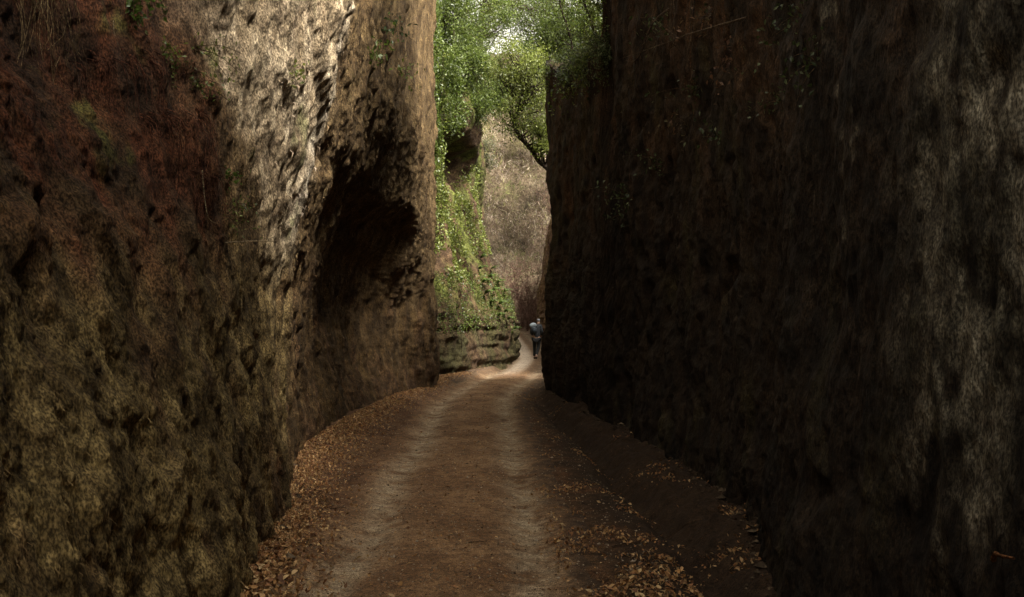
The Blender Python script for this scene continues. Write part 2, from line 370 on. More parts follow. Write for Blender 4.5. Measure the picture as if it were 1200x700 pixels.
def col_left(x, y, z, D):
    n1 = fbm(x*1.1 + 4, y*1.1, z*.6, 4); n2 = fbm(x*3.3, y*3.3 + 8, z*1.5, 4); n3 = fbm(x*9 + 1, y*9, z*4, 3)
    grey = mix(np.array([.28, .225, .155]), np.array([.50, .43, .325]), sst(-.3, .4, n2))
    brown = mix(np.array([.085, .056, .028]), np.array([.175, .124, .064]), sst(-.35, .35, n2))
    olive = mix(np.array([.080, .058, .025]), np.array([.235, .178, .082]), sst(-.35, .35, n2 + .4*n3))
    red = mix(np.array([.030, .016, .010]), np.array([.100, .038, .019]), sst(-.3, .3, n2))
    c = brown
    # pale weathered stone on the bulging buttress, lichen streaks down its edge
    bz = np.interp(z, [1.4, 2.2, 3.2, 4.2, 5.5], [9.2, 9.5, 9.9, 10.2, 10.4]); az = np.interp(z, [1.4, 2.4, 3.2, 4, 4.8], [9.0, 8.2, 7.4, 6.2, 5.2])
    g = sst(-.5, .35, y - az + .9*n2)*sst(.35, -.3, y - bz + .35*n3)*sst(1.5, 2.6, z + .8*n1)
    c = mix(c, grey, np.clip(g*(.78 + .9*n3), 0, 1))
    c = mix(c, np.array([.44, .405, .34]), np.clip(.75*np.exp(-((y - bz + .35)/.28)**2)*sst(1.8, 2.8, z)*(.7 + 1.2*n3), 0, 1))
    # moss and algae low down; past the buttress the hollow's shade is painted in
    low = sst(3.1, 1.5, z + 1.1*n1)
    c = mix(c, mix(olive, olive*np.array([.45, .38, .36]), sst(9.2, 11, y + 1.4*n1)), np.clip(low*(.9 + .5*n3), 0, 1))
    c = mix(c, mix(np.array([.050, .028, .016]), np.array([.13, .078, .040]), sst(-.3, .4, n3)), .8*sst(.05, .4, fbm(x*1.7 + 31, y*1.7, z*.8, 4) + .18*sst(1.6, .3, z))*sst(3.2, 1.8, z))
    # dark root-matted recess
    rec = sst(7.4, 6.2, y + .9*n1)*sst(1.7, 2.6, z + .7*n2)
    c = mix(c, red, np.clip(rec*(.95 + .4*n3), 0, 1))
    # red brown patches and bright moss cushions
    c = mix(c, red*1.3, .8*sst(.28, .5, n1)*sst(12, 10, y))
    mo = sst(.20, .42, fbm(x*2 + 20, y*2, z*1.2, 3) + .25*n3)*sst(2, 2.8, z)*sst(12, 10, y)
    c = mix(c, np.array([.095, .105, .032]), .7*mo*sst(-.35, .3, n3 + n2))
    return c*(1 + .35*n3)[..., None]
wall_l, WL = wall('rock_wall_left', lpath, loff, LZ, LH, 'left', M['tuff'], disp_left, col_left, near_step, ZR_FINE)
tag(wall_l, 'tall brown tuff wall with a pale bulging buttress and a dark hollow', kind='structure')

# right wall -------------------------------------------------------
RYs = [-16, -4, 2, 4, 6.3, 8.3, 10, 12, 14, 16.5, 19, 20.5, 22.5, 24]
RZ_ = [-.4, .2, 1, 2, 4, 6, 8, 13.5]
RT = np.array([
 [1.85, 1.85, 1.78, 1.74, 1.72, 2.10, 2.15, 2.05, 1.92, 1.72, 1.50, 1.36, 1.15, 1.00],
 [1.88, 1.88, 1.82, 1.78, 1.76, 2.14, 2.20, 2.10, 1.96, 1.74, 1.50, 1.36, 1.13, .97],
 [1.95, 1.95, 1.88, 1.84, 1.86, 2.22, 2.30, 2.20, 2.02, 1.75, 1.48, 1.33, 1.08, .90],
 [1.98, 1.98, 1.90, 1.86, 1.95, 2.25, 2.35, 2.25, 2.05, 1.78, 1.50, 1.36, 1.12, .93],
 [1.85, 1.85, 1.86, 1.86, 1.95, 2.12, 2.20, 2.12, 1.95, 1.75, 1.55, 1.42, 1.20, 1.04],
 [1.75, 1.75, 1.75, 1.80, 1.85, 1.95, 2.05, 2.00, 1.88, 1.70, 1.50, 1.38, 1.14, .97],
 [1.55, 1.50, 1.55, 1.60, 1.70, 1.80, 1.85, 1.85, 1.78, 1.62, 1.45, 1.34, 1.08, .90],
 [1.40, 1.40, 1.60, 1.70, 1.80, 1.90, 1.95, 1.95, 1.85, 1.75, 1.60, 1.55, 1.30, 1.10]])
_y2 = [-16, -4, 2, 4, 6.3, 8.3, 10, 12, 14, 15.5, 16.3, 17.5, 19, 20.5, 22.5, 24]
RT = np.array([np.interp(_y2, RYs, r) for r in RT]); RYs = _y2
rxm = RT.mean(0)
rpath = [(rxm[i], y) for i, y in enumerate(RYs)] + [(1.12, 24.9), (1.6, 25.6), (2.6, 26.2), (5, 27), (16, 29)]
roff = np.concatenate([(rxm[None] - RT).T, np.tile((rxm[-1] - RT[:, -1])[None]*.6, (5, 1))])
RH = [9, 13.5, 13.2, 11.2, 8.8, 9.4, 12.2, 13.4, 13.2, 13.0, 11.6, 6.5, 6.8, 7.1, 7.5, 7.9, 7.9, 7.9, 7.9, 8, 9]  # out-of-view heights and notch shaped to gate the sun on the left wall
def disp_right(x, y, z):
    d = .17*fbm(x*.8 + 30, y*.8, z*.35, 3) + .10*fbm(y*.55 + .15*z, 0*y + 3, z*.12, 2, ridged=True) + .06*fbm(x*2.4 + 9, y*2.4, z*1.7, 4, ridged=True)
    d = d + .045*fbm(x*7, y*7 + 4, z*3.6, 4, .6) + .018*noise(x*25, y*25, z*9)
    d = d + .02*fbm(x*8, y*8, z*1.0, 3, ridged=True) - .08*sst(.15, .5, fbm(x*1.3 + 2, y*1.3, z*1.6, 2))
    q = noise(x*4 + 13, y*4, z*1.8)
    d = d*(.55 + .45*sst(4.5, 8, y)) + .10*fbm(z*.9, y*.5, 0*z + 7, 3)*sst(21, 24, y)
    return d - .02*sst(.25, .7, q)
def col_right(x, y, z, D):
    n1 = fbm(x*1.1 + 14, y*1.1, z*.8, 4); n2 = fbm(x*3.3 + 5, y*3.3 + 8, z*2.2, 4); n3 = fbm(x*9 + 1, y*9, z*6.5, 3)
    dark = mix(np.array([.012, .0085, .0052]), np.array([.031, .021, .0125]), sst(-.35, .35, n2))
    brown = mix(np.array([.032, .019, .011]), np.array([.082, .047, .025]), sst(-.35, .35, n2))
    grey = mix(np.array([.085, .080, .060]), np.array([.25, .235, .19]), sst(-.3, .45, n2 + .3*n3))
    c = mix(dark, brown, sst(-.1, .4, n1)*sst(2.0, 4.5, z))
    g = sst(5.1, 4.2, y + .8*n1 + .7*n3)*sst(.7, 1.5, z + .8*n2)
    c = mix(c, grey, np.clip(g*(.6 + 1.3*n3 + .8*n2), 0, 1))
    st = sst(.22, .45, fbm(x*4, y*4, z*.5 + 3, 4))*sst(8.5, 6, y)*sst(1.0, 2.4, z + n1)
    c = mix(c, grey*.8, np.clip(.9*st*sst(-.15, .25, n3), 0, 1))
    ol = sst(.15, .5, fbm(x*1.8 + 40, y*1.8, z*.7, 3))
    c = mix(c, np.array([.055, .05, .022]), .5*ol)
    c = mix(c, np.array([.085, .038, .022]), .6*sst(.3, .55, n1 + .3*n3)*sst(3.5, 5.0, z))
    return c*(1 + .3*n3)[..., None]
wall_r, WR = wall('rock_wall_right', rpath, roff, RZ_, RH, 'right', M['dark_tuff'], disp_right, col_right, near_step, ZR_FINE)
tag(wall_r, 'tall dark damp rock wall with grey lichen at its near end', kind='structure')

# overgrown bank beyond the left wall -------------------------------
bpath = [(-9, 26), (-4.5, 27.6), (-2.5, 28.2), (-1.5, 30), (-.95, 33), (-.4, 36), (-.05, 39.5), (.12, 43), (.1, 50), (-.35, 62), (-1.1, 78), (-4, 90), (-14, 104), (-40, 120)]
BZ = [-.5, .3, 1.0, 1.7, 2.6, 4.3, 6.0, 7.2, 8.0, 8.8, 9.6, 12.5]
bo_ = np.array([.05, 0, -.02, -.05, -.45, -1.30, -1.75, -1.95, -1.95, -1.65, -1.60, -2.4])
boff = np.tile(bo_, (len(bpath), 1)); 
boff[:4] *= .55
for i, k in ((5, .5), (6, 1.0)):     # a pocket eaten out under the rock lip
    boff[i, 7] -= .8*k; boff[i, 8] -= 1.7*k; boff[i, 9] += .15*k; boff[i, 10] += .3*k
def disp_bank(x, y, z):
    lay = fbm(x*.16, y*.16, z*3.4 + .12*y*.5 + .25*fbm(x*.8, y*.8, z, 2), 2)*2.2
    d = .10*lay*sst(2.3, 1.5, z - rise(y)) + .30*fbm(x*.6, y*.6, z*.5, 3)
    return d + .16*fbm(x*1.9, y*1.9, z*1.4, 4, ridged=True) + .07*fbm(x*6, y*6, z*5, 3)
def col_bank(x, y, z, D):
    n1 = fbm(x*.9 + 4, y*.9, z*.6, 4); n2 = fbm(x*2.6, y*2.6 + 8, z*2, 4)
    earth = mix(np.array([.045, .028, .016]), np.array([.095, .062, .036]), sst(-.3, .4, n2))
    moss = mix(np.array([.052, .062, .014]), np.array([.092, .105, .026]), sst(-.3, .4, n2))
    c = mix(earth, moss, sst(-.18, .22, n1 + .3*n2)*sst(1.6, 2.6, z))
    c = mix(c, np.array([.048, .048, .020]), .85*sst(2.6, 1.4, z)*sst(-.35, .25, n1 + .4*n2))
    return c
ZB = np.arange(0, 12.9, .05)
bank_l, BL = wall('earth_bank_left', bpath, boff, BZ, [11.5]*len(bpath), 'left', M['bank'], disp_bank, col_bank, lambda p: max(.0035*p[1], .09), ZB, warp=.6)
tag(bank_l, 'mossy layered earth bank bulging out beyond the brown rock wall', kind='structure')

# brown bank on the far right, behind the end of the dark wall
qpath = [(10, 26.5), (4.5, 28), (3.4, 31), (3.4, 36), (3.1, 42), (2.4, 52), (1.95, 65), (1.7, 78), (3, 92), (12, 108), (40, 125)]
qo = np.array([.05, 0, -.1, -.25, -.45, -.7, -.95, -1.1, -1.2, -1.3, -1.5, -2.2])
def col_q(x, y, z, D):
    n1 = fbm(x*.9 + 4, y*.9, z*.6, 4); n2 = fbm(x*2.6, y*2.6 + 8, z*2, 4)
    c = mix(np.array([.085, .050, .032]), np.array([.17, .105, .065]), sst(-.3, .4, n2))
    return mix(c, np.array([.09, .085, .03]), .7*sst(.05, .4, n1))
bank_r, BR = wall('earth_bank_right', qpath, np.tile(qo, (len(qpath), 1)), BZ, [9.0]*len(qpath), 'right', M['bank'], disp_bank, col_q, lambda p: max(.0045*p[1], .12), ZB[::2]*9.4/12.9, warp=.6)
tag(bank_r, 'brown earth bank behind the end of the dark rock wall', kind='structure')

# far hillside closing the cutting
hx = np.linspace(-70, 70, 240); ht = np.linspace(0, 1, 170)
HX, HT = np.meshgrid(hx, ht)
HY = 94 + 34*HT + .0025*HX**2*0 + 5*fbm(HX*.05, HT*3, 0*HX, 3)
HZ = -1 + 36*HT**.9 + 1.4*fbm(HX*.12, HY*.12, 0*HX, 4) + 1.1*fbm(HX*.45, HY*.45, HT*12, 3, ridged=True)
hn = fbm(HX*.25, HY*.25, HZ*.25, 4); hn2 = fbm(HX*1.1, HY*1.1, HZ, 3)
hc = mix(np.array([.055, .040, .028]), np.array([.12, .095, .068]), sst(-.35, .35, hn + .4*hn2))
hc = mix(hc, np.array([.13, .13, .05]), .6*sst(.1, .4, fbm(HX*.2 + 9, HY*.2, 0*HX, 3)))
hill = obj('hillside', mesh_np('hillside', np.stack([HX, HY, HZ], -1).reshape(-1, 3), grid_faces(*HX.shape), hc.reshape(-1, 3)), M['hill'])
tag(hill, 'steep brown brush covered hillside closing the end of the cutting', kind='structure')

# ------------------------------------------------------------------ vegetation
def on_wall(W, px, py, tol=7):
    """the point of a wall that shows at a pixel of the photograph, with the wall's outward normal there"""
    p = W['P']; yy = np.maximum(p[..., 1], .1)
    a = 600 + FPX*p[..., 0]/yy; b = HORIZON - FPX*(p[..., 2]-CAM_H)/yy
    m = ((a-px)**2 + (b-py)**2) < tol*tol
    m &= p[..., 1] > 1
    if not m.any():
        if tol < 60: return on_wall(W, px, py, tol*1.8)
        raise ValueError((px, py))
    ii = np.argwhere(m); k = ii[np.argmin(p[..., 1][m])]
    return p[k[0], k[1]].copy(), np.append(W['N'][k[0]], 0.0)
def curve_pts(pts, n=10):
    pts = np.asarray(pts, float); return cr(pts, np.linspace(0, len(pts)-1, n))

GREEN_DK = [(0.0248, 0.0372, 0.0099), (0.0403, 0.0589, 0.0149), (0.062, 0.0837, 0.0248), (0.124, 0.1488, 0.0682)]
GREEN_MD = [(0.042, 0.065, 0.0096), (0.072, 0.106, 0.0154), (0.102, 0.1368, 0.0216), (0.162, 0.2052, 0.0528)]
GREEN_LT = [(0.0812, 0.1058, 0.0149), (0.1276, 0.1587, 0.0232), (0.1624, 0.1917, 0.0348), (0.2204, 0.2446, 0.0696)]
GREEN_FERN = [(.055, .095, .014), (.075, .125, .020), (.10, .15, .03)]
BARK = (.055, .040, .028)

def tree(name, base, trunk, crowns, pal, nleaf, L, label, cat='tree', group=None, r0=.12, ncl=26, bark=BARK, seed=1, leafmat='leaf', updir=.5):
    rng = np.random.default_rng(seed); base = np.asarray(base, float)
    root = empty(name, base, label, cat, group)
    mb = MB(); tp = curve_pts(trunk, 16)
    tp[1:-1] += rng.normal(size=(14, 3))*r0*.22
    mb.tube(tp, np.linspace(r0, r0*.45, 16), bark, 7)
    cen = []
    for (c, rad) in crowns:
        c = np.asarray(c, float); rad = np.asarray(rad, float)
        q = rng.normal(size=(ncl, 3)); q /= np.linalg.norm(q, axis=1)[:, None]
        q *= rng.uniform(.25, 1, (ncl, 1))**.6
        for k in q: cen.append((c + k*rad, rad.mean()))
    for (e, rm) in cen:
        j = np.argmin(np.linalg.norm(tp[4:] - e, axis=1)) + 4; j = max(4, j - rng.integers(0, 4))
        s = tp[j]; mid = (s+e)/2 + rng.normal(size=3)*.12*np.linalg.norm(e-s)
        mb.tube(curve_pts([s, mid, e], 6), np.linspace(r0*.28, r0*.05, 6), bark, 4)
        for _ in range(2):
            e2 = e + rng.normal(size=3)*rm*.3
            mb.tube(curve_pts([mid, (mid+e2)/2 + rng.normal(size=3)*.05, e2], 5), np.linspace(r0*.12, r0*.03, 5), bark, 3)
    mb.build('trunk', M['bark'], root, base)
    lb = MB(); per = rng.dirichlet(np.ones(len(cen))*2.5)*nleaf
    for (e, rm), n in zip(cen, per):
        n = int(n)
        if n < 3: continue
        p = e + rng.normal(size=(n, 3))*rm*np.array([.30, .30, .24])*rng.uniform(.5, 1.3)
        k = rng.uniform(.7, 1.35)
        lb.add(*leaves_np(p, L*rng.uniform(.8, 1.25), L*.5, np.asarray(pal)*k, updir, rng=rng))
    lb.build('crown', M[leafmat], root, base, smooth=False)
    return root

# evergreens crowding the rim of the mossy bank
tree('evergreen_tree', (-3.3, 33.5, 9.3), [(-3.3, 33.5, 9.3), (-2.9, 33.2, 10.4), (-2.3, 32.8, 11.4), (-2.0, 32.6, 12.8)],
     [(P(530, 15, 32.5), (1.1, 1.0, 1.2)), (P(545, 80, 33), (.8, 1.0, 1.0)), (P(520, 95, 31), (.45, .8, 1.2))], GREEN_MD, 20000, .095,
     'glossy dark evergreen hanging over the mossy bank beside the brown rock wall', r0=.13, seed=3)
tree('evergreen_tree', (-3.2, 40, 10.5), [(-3.2, 40, 10.5), (-2.8, 40, 11.5), (-2.2, 39.5, 13), (-1.6, 39, 15)],
     [(P(560, 25, 39), (1.2, 1.2, 1.7)), (P(575, 95, 39.5), (.75, 1.0, 1.3)), (P(556, 128, 38.5), (.8, .9, .6))], GREEN_MD, 20000, .10,
     'evergreen tree rooted above the dark rock pocket of the bank', r0=.13, seed=4)
tree('leaning_tree', (3.9, 31.8, 5.0), [(3.9, 31.8, 5.0), P(662, 212, 32), P(640, 195, 32), P(622, 174, 31.8), P(604, 150, 31.5), P(607, 128, 31.3), P(622, 100, 31)],
     [(P(612, 128, 31.2), (.75, 1.0, .95)), (P(628, 95, 31), (.75, 1.1, .9)), (P(638, 158, 31.8), (.35, .6, .7)), (P(597, 75, 31), (.6, .9, .7))], GREEN_LT, 12500, .085,
     'crooked leaning tree with pale green leaves behind the end of the dark wall', r0=.10, seed=5, bark=(.035, .026, .02))
tree('woodland_tree', (-4.5, 52, 11.5), [(-4.5, 52, 11.5), (-3.6, 52, 13.5), (-2.2, 52, 16), (-1.2, 51, 19)],
     [(P(560, 10, 51), (2, 2, 2)), (P(590, 20, 51), (1.6, 1.6, 1.4)), (P(585, 108, 52), (.9, 1.2, 1.0))], GREEN_LT, 11000, .11,
     'tall pale leaved tree behind the evergreens on the bank', r0=.17, seed=6, updir=.2)
tree('woodland_tree', (4.5, 50, 8.6), [(4.5, 50, 8.6), (4.0, 50, 11), (3.2, 50, 14), (2.4, 49, 18)],
     [(P(640, 10, 49), (1.9, 2, 1.9)), (P(612, 12, 49), (1.2, 1.6, 1.2)), (P(655, 55, 49), (1.2, 1.6, 1.4)), (P(625, 62, 49), (.9, 1.2, .9))], GREEN_MD, 12000, .11,
     'tall leafy tree standing on the brown bank behind the leaning tree', r0=.16, seed=7, updir=.2)
tree('woodland_tree', (5.4, 38, 8.6), [(5.4, 38, 8.6), (4.6, 38, 10), (3.6, 37.5, 12), (2.8, 37, 14)],
     [(P(690, 25, 36), (1.1, 1.5, 1.3)), (P(665, 60, 36), (.9, 1.3, 1.0)), (P(650, 20, 36), (.9, 1.2, 1.2))], GREEN_MD, 19000, .10,
     'dense leafy tree just behind the saplings on the dark wall', r0=.13, seed=8)
for k, (px, d, z0, lab) in enumerate([(545, 96, 12, 'grey green tree low on the hillside behind the rock pocket'), (622, 108, 19, 'grey green tree on the hillside behind the crooked tree'), (660, 100, 15, 'grey green tree on the hillside behind the dark wall'), (652, 124, 30, 'bushy crest tree on the hillside crest behind the dark wall'), (548, 124, 30, 'bushy crest tree on the hillside crest behind the evergreens')]):
    b = P(px, 0, d); b[2] = z0
    tree('hillside_tree', b, [b, b + (.3, 0, 2), b + (-.2, 0, 4), b + (.2, 0, 6.5)], [(b + (0, -.5, 4.5), (2.6, 2, 2.0)), (b + (.6, -.5, 7), (2.2, 2, 1.8))], [(.075, .08, .035), (.10, .11, .05), (.12, .10, .06)], 9000, .2, lab, r0=.16, ncl=22, seed=200+k, updir=.2)
# unseen trees added on the left rim to shade the cutting below
for k, (x, y, z, hgt, lab) in enumerate([(-4.2, 13, 13.0, 4, 'unseen broad tree added on the rim to shade the dark hollow'), (-4.4, 19.5, 12.8, 4, 'unseen broad tree added on the rim to shade the far wall corner')]):
    tree('unseen_rim_tree', (x, y, z), [(x, y, z), (x+.3, y, z+hgt*.4), (x+.9, y, z+hgt*.75), (x+1.2, y, z+hgt)],
         [((x+3.6, y, z+hgt*.6), (2.2, 3.0, 1.0)), ((x+1.0, y, z+hgt*1.0), (2.2, 2.8, 1.5))], GREEN_DK, 9000, .22, lab, r0=.17, seed=20+k)

for k, (x, y, z, hgt, lab) in enumerate([(4.6, 18.5, 7.2, 7, 'leafy tree on the plateau behind the leaning sapling'), (4.9, 23, 8.0, 7, 'leafy tree on the plateau behind the tip of the dark wall')]):
    tree('plateau_tree', (x, y, z), [(x, y, z), (x-.2, y, z+hgt*.35), (x-.5, y, z+hgt*.7), (x-.8, y, z+hgt)],
         [((x-1.2, y, z+hgt*.55), (1.9, 2.2, 1.6)), ((x-.4, y, z+hgt*.85), (2.2, 2.4, 1.6))], GREEN_MD, 15000, .085, lab, r0=.13, ncl=34, seed=30+k)
# saplings on the low shoulder at the end of the dark wall
for k, (px, py, pxt, d, lab) in enumerate([(692, 74, 674, 18.0, 'thin dark sapling leaning back on the shoulder of the dark wall'), (704, 60, 702, 17.0, 'thin upright sapling against the step of the dark wall'), (664, 86, 648, 21.6, 'short twiggy sapling at the outer tip of the dark wall')]):
    b = P(px, py + 8, d); b[0] += .25; t = P(pxt, -35, d + .4)
    tree('sapling', b, [b, b*.6 + t*.4 + np.array([.07, .1, 0]), b*.3 + t*.7, t],
         [(b*.2 + t*.8, (.5, .7, .5)), (b*.55 + t*.45, (.42, .6, .35))] + ([(b + np.array([-.1, .1, .25]), (.5, .4, .22))] if k != 1 else []), GREEN_MD if k else GREEN_LT, 1500, .055, lab, 'sapling', None, r0=.028, ncl=14, seed=40+k, bark=(.035, .025, .02))

for k, (px, py, d, rx, lab) in enumerate([(650, 92, 23.6, .5, 'leafy bush sitting on the outer tip of the dark wall'), (672, 84, 20.8, .5, 'leafy bush between two saplings on the wall shoulder'), (688, 78, 18.6, .4, 'low bush at the foot of the leaning sapling'), (708, 66, 16.9, .35, 'low bush pressed against the step of the dark wall')]):
    b = P(px, py, d); b[0] += .3; t = b + np.array([-.1, 0, .5])
    tree('bush', b, [b, b*.7 + t*.3, b*.3 + t*.7, t], [(b + (-.1, 0, .25), (rx, .7, .28)), (b + (-.35, 0, -.05), (.22, .6, .3))], GREEN_DK if k % 2 else GREEN_MD, 2600, .055, lab, 'bush', None, r0=.03, ncl=16, seed=240+k)
# ivy mats over the mossy bank: leaves scattered on its face
def ivy(region, n, pal, label, seed, L=.10, cover=.0, group=None):
    rng = np.random.default_rng(seed); p = BL['P']
    a = 600 + FPX*p[..., 0]/p[..., 1]; b = HORIZON - FPX*(p[..., 2]-CAM_H)/p[..., 1]
    x0, y0, x1, y1, d0, d1 = region
    m = (a > x0) & (a < x1) & (b > y0) & (b < y1) & (p[..., 1] > d0) & (p[..., 1] < d1)
    ii = np.argwhere(m)
    q = p[ii[:, 0], ii[:, 1]]
    f = fbm(q[:, 0]*1.3 + seed, q[:, 1]*1.3, q[:, 2]*.8, 3)
    keep = f > cover; ii = ii[keep]; q = q[keep]
    k = rng.integers(0, len(q), n); nr = np.concatenate([BL['N'][ii[k, 0]], np.full((n, 1), .35)], 1)
    c = q[k] + nr*rng.uniform(0.01, .16, n)[:, None] + rng.normal(size=(n, 3))*.05
    base = q[np.argmin(q[:, 2])]
    root = empty('ivy', base, label, 'ivy', group)
    lb = MB(); lb.add(*leaves_np(c, L, L*.75, pal, .4, rng=rng)); lb.build('leaves', M['leaf'], root, base, smooth=False)
    for _ in range(14):
        sb = MB()
        j = rng.integers(0, len(q)); s = q[j] + np.append(BL['N'][ii[j, 0]], 0)*.05; e = s + np.array([rng.normal()*.25, rng.normal()*.3, -rng.uniform(.4, 1.3)])
        sb.tube(curve_pts([s, (s+e)/2 + rng.normal(size=3)*.07, e], 6), .009, BARK, 3)
        sb.build('stem', M['bark'], root, base)
    return root
ivy((500, -40, 560, 175, 28, 36.5), 9000, GREEN_MD, 'thick ivy mat on the upper bank against the brown rock wall', 51, cover=-.15)
ivy((500, 170, 545, 330, 28, 35), 3400, GREEN_LT, 'thin yellow green ivy trailing down the middle of the bank', 52, cover=.02)
ivy((530, 195, 580, 300, 36, 46), 2400, GREEN_LT, 'loose ivy on the outer slope below the rock pocket', 53, cover=.05)
ivy((505, 320, 600, 390, 28, 44), 4200, GREEN_MD, 'scattered ivy leaves above the layered foot of the bank', 54, L=.065, cover=.0)

for k, (px, py0, py1, lab) in enumerate([(509, -10, 190, 'long leafy vine trailing down right beside the wall corner'), (519, 60, 250, 'leafy vine trailing down the bank below the evergreen'), (531, 20, 150, 'short leafy vine hanging above the rock pocket'), (512, 180, 330, 'low leafy vine ending near the layered foot of the bank')]):
    rng = np.random.default_rng(400+k); d = 29.5 + k*.9; a = P(px, py0, d); e = P(px + 3, py1, d)
    root = empty('hanging_vine', a, lab, 'vine'); pts = curve_pts([a, a*.66 + e*.34 + rng.normal(size=3)*.08, a*.33 + e*.67 + rng.normal(size=3)*.1, e], 14)
    mb = MB(); mb.tube(pts, np.linspace(.012, .005, 14), BARK, 4); mb.build('stem', M['bark'], root, a)
    n = 420; c = pts[rng.integers(0, 14, n)] + rng.normal(size=(n, 3))*np.array([.10, .10, .16])
    lb = MB(); lb.add(*leaves_np(c, .10, .07, GREEN_LT if k % 2 else GREEN_MD, .4, droop=(0, 0, -.6), rng=rng)); lb.build('leaves', M['leaf'], root, a, smooth=False)
def fern(name, at, nrm, nfr, length, pal, label, cat='fern', group=None, seed=0, mat='leaf'):
    rng = np.random.default_rng(seed); at = np.asarray(at, float)
    root = empty(name, at, label, cat, group)
    for k in range(nfr):
        th = 2*math.pi*k/nfr + rng.uniform(-.3, .3)
        dr = np.array([math.cos(th), math.sin(th), 0])*.8 + np.asarray(nrm)*.9; dr[2] = 0; dr /= np.linalg.norm(dr) + 1e-6
        l = length*rng.uniform(.6, 1.15); t = np.linspace(0, 1, 9)
        sp = at + dr*(l*t)[:, None]*.85 + np.array([0, 0, 1])*(l*(1.0*t - .8*t*t))[:, None]
        sd = np.cross(dr, [0, 0, 1]); V = [q for q in sp]; F = []
        for j in range(8):
            wd = l*.26*math.sin(math.pi*min(1, .12 + .88*t[j]))**.7*(1.05 - .6*t[j]) + .01
            for s in (-1, 1):
                tip = (sp[j] + sp[j+1])/2 + s*sd*wd + dr*wd*.35 + np.array([0, 0, -.15*wd])
                V.append(tip); F.append((j, j+1, len(V)-1) if s < 0 else (j+1, j, len(V)-1))
        c = np.asarray(pal[rng.integers(len(pal))])*rng.uniform(.7, 1.3); V = np.array(V)
        obj('frond', mesh_np('frond', V - at, np.array(F), np.broadcast_to(c, (len(V), 3)), False), M[mat], root)
    return root
k = 0
for (px, py) in [(566, 300), (573, 322), (580, 340), (588, 355), (597, 372), (571, 345), (590, 338), (604, 384), (563, 312), (569, 330), (577, 352), (584, 366), (592, 362), (576, 312), (583, 328)]:
    a, n = on_wall(BL, px, py, 5)
    fern('fern', a + n*.04, n, 11, .42, GREEN_FERN, 'bright green fern in the cluster on the outer edge of the bank' if k not in (4, 7) else ('lowest fern of the cluster, beside the pale road bend' if k == 7 else 'fern just above the lowest one on the bank edge'), group='ferns on the outer edge of the bank', seed=60+k); k += 1

# small leafy plants rooted in cracks of the two rock walls
def wall_plant(W, px, py, n, rad, L, pal, label, group, seed, droop=(0, 0, -.5)):
    rng = np.random.default_rng(seed); a, nm = on_wall(W, px, py)
    root = empty('wall_plant', a, label, 'plant', group)
    lb = MB()
    for s in range(4):
        sb = MB()
        e = a + nm*rad*rng.uniform(.5, 1.1) + rng.normal(size=3)*rad*.7 + np.array([0, 0, -.3*rad])
        pts = curve_pts([a - nm*.03, (a+e)/2 + np.array([0, 0, rad*.25]), e], 6); sb.tube(pts, np.linspace(.004, .0015, 6), (.09, .06, .035), 3); sb.build('stem', M['bark'], root, a)
        m = n//4; t = rng.uniform(.15, 1, m)
        c = pts[(t*5).astype(int)] + rng.normal(size=(m, 3))*rad*.28
        lb.add(*leaves_np(c, L, L*.6, pal, .5, droop=droop, rng=rng))
    lb.build('leaves', M['leaf'], root, a, smooth=False)
LP_ = [(158, 4, 60, .13, .030, GREEN_FERN), (203, 70, 40, .08, .02, GREEN_MD), (231, 52, 50, .12, .02, GREEN_LT), (228, 95, 40, .1, .02, GREEN_MD), (275, 214, 34, .08, .024, GREEN_FERN), (283, 235, 30, .08, .02, GREEN_MD),
       (345, 90, 40, .12, .03, GREEN_LT), (270, 250, 30, .1, .02, GREEN_LT), (440, 62, 40, .22, .05, GREEN_MD), (470, 78, 30, .2, .05, GREEN_LT), (455, 30, 30, .2, .05, GREEN_DK), (195, 60, 36, .1, .02, GREEN_LT)]
LLAB = ['bushy blue green plant beside the dry hanging roots', 'tiny green plant above the reddish root mat', 'yellow green plant at the head of the pale buttress', 'little green plant just under the head of the buttress', 'fresh green sprig beside the lower end of the root mat', 'little sprig under the fresh green sprig by the root mat',
        'yellow green plant on the pale edge of the buttress', 'pale sprig over the dry twig on the brown wall', 'leafy plant high on the brown face past the buttress', 'pale leafy plant near the far corner of the brown wall', 'dark leafed plant highest on the brown face past the buttress', 'tiny pale plant at the top corner of the root mat']
for k, (px, py, n, r_, L, pal) in enumerate(LP_):
    wall_plant(WL, px, py, int(n*1.7), r_*1.25, L*1.5, pal, LLAB[k], 'plants in cracks of the brown wall', 80+k)
RP_ = [(730, 236, 60, .3, .05, GREEN_DK), (725, 250, 40, .2, .05, GREEN_DK), (815, 105, 40, .22, .04, GREEN_DK), (800, 150, 30, .2, .045, [(.16, .09, .05), (.08, .07, .03)]), (838, 158, 30, .16, .04, GREEN_DK), (770, 190, 36, .2, .04, GREEN_DK),
       (855, 62, 34, .2, .035, [(.18, .10, .055), (.12, .06, .035)]), (935, 18, 50, .18, .03, GREEN_DK), (950, 75, 40, .14, .028, GREEN_DK), (912, 122, 40, .14, .028, GREEN_DK), (690, 90, 90, .45, .06, GREEN_DK), (668, 100, 70, .35, .06, GREEN_MD), (780, 28, 40, .25, .05, GREEN_DK), (830, 20, 40, .2, .04, [(.18, .10, .055), (.06, .07, .03)])]
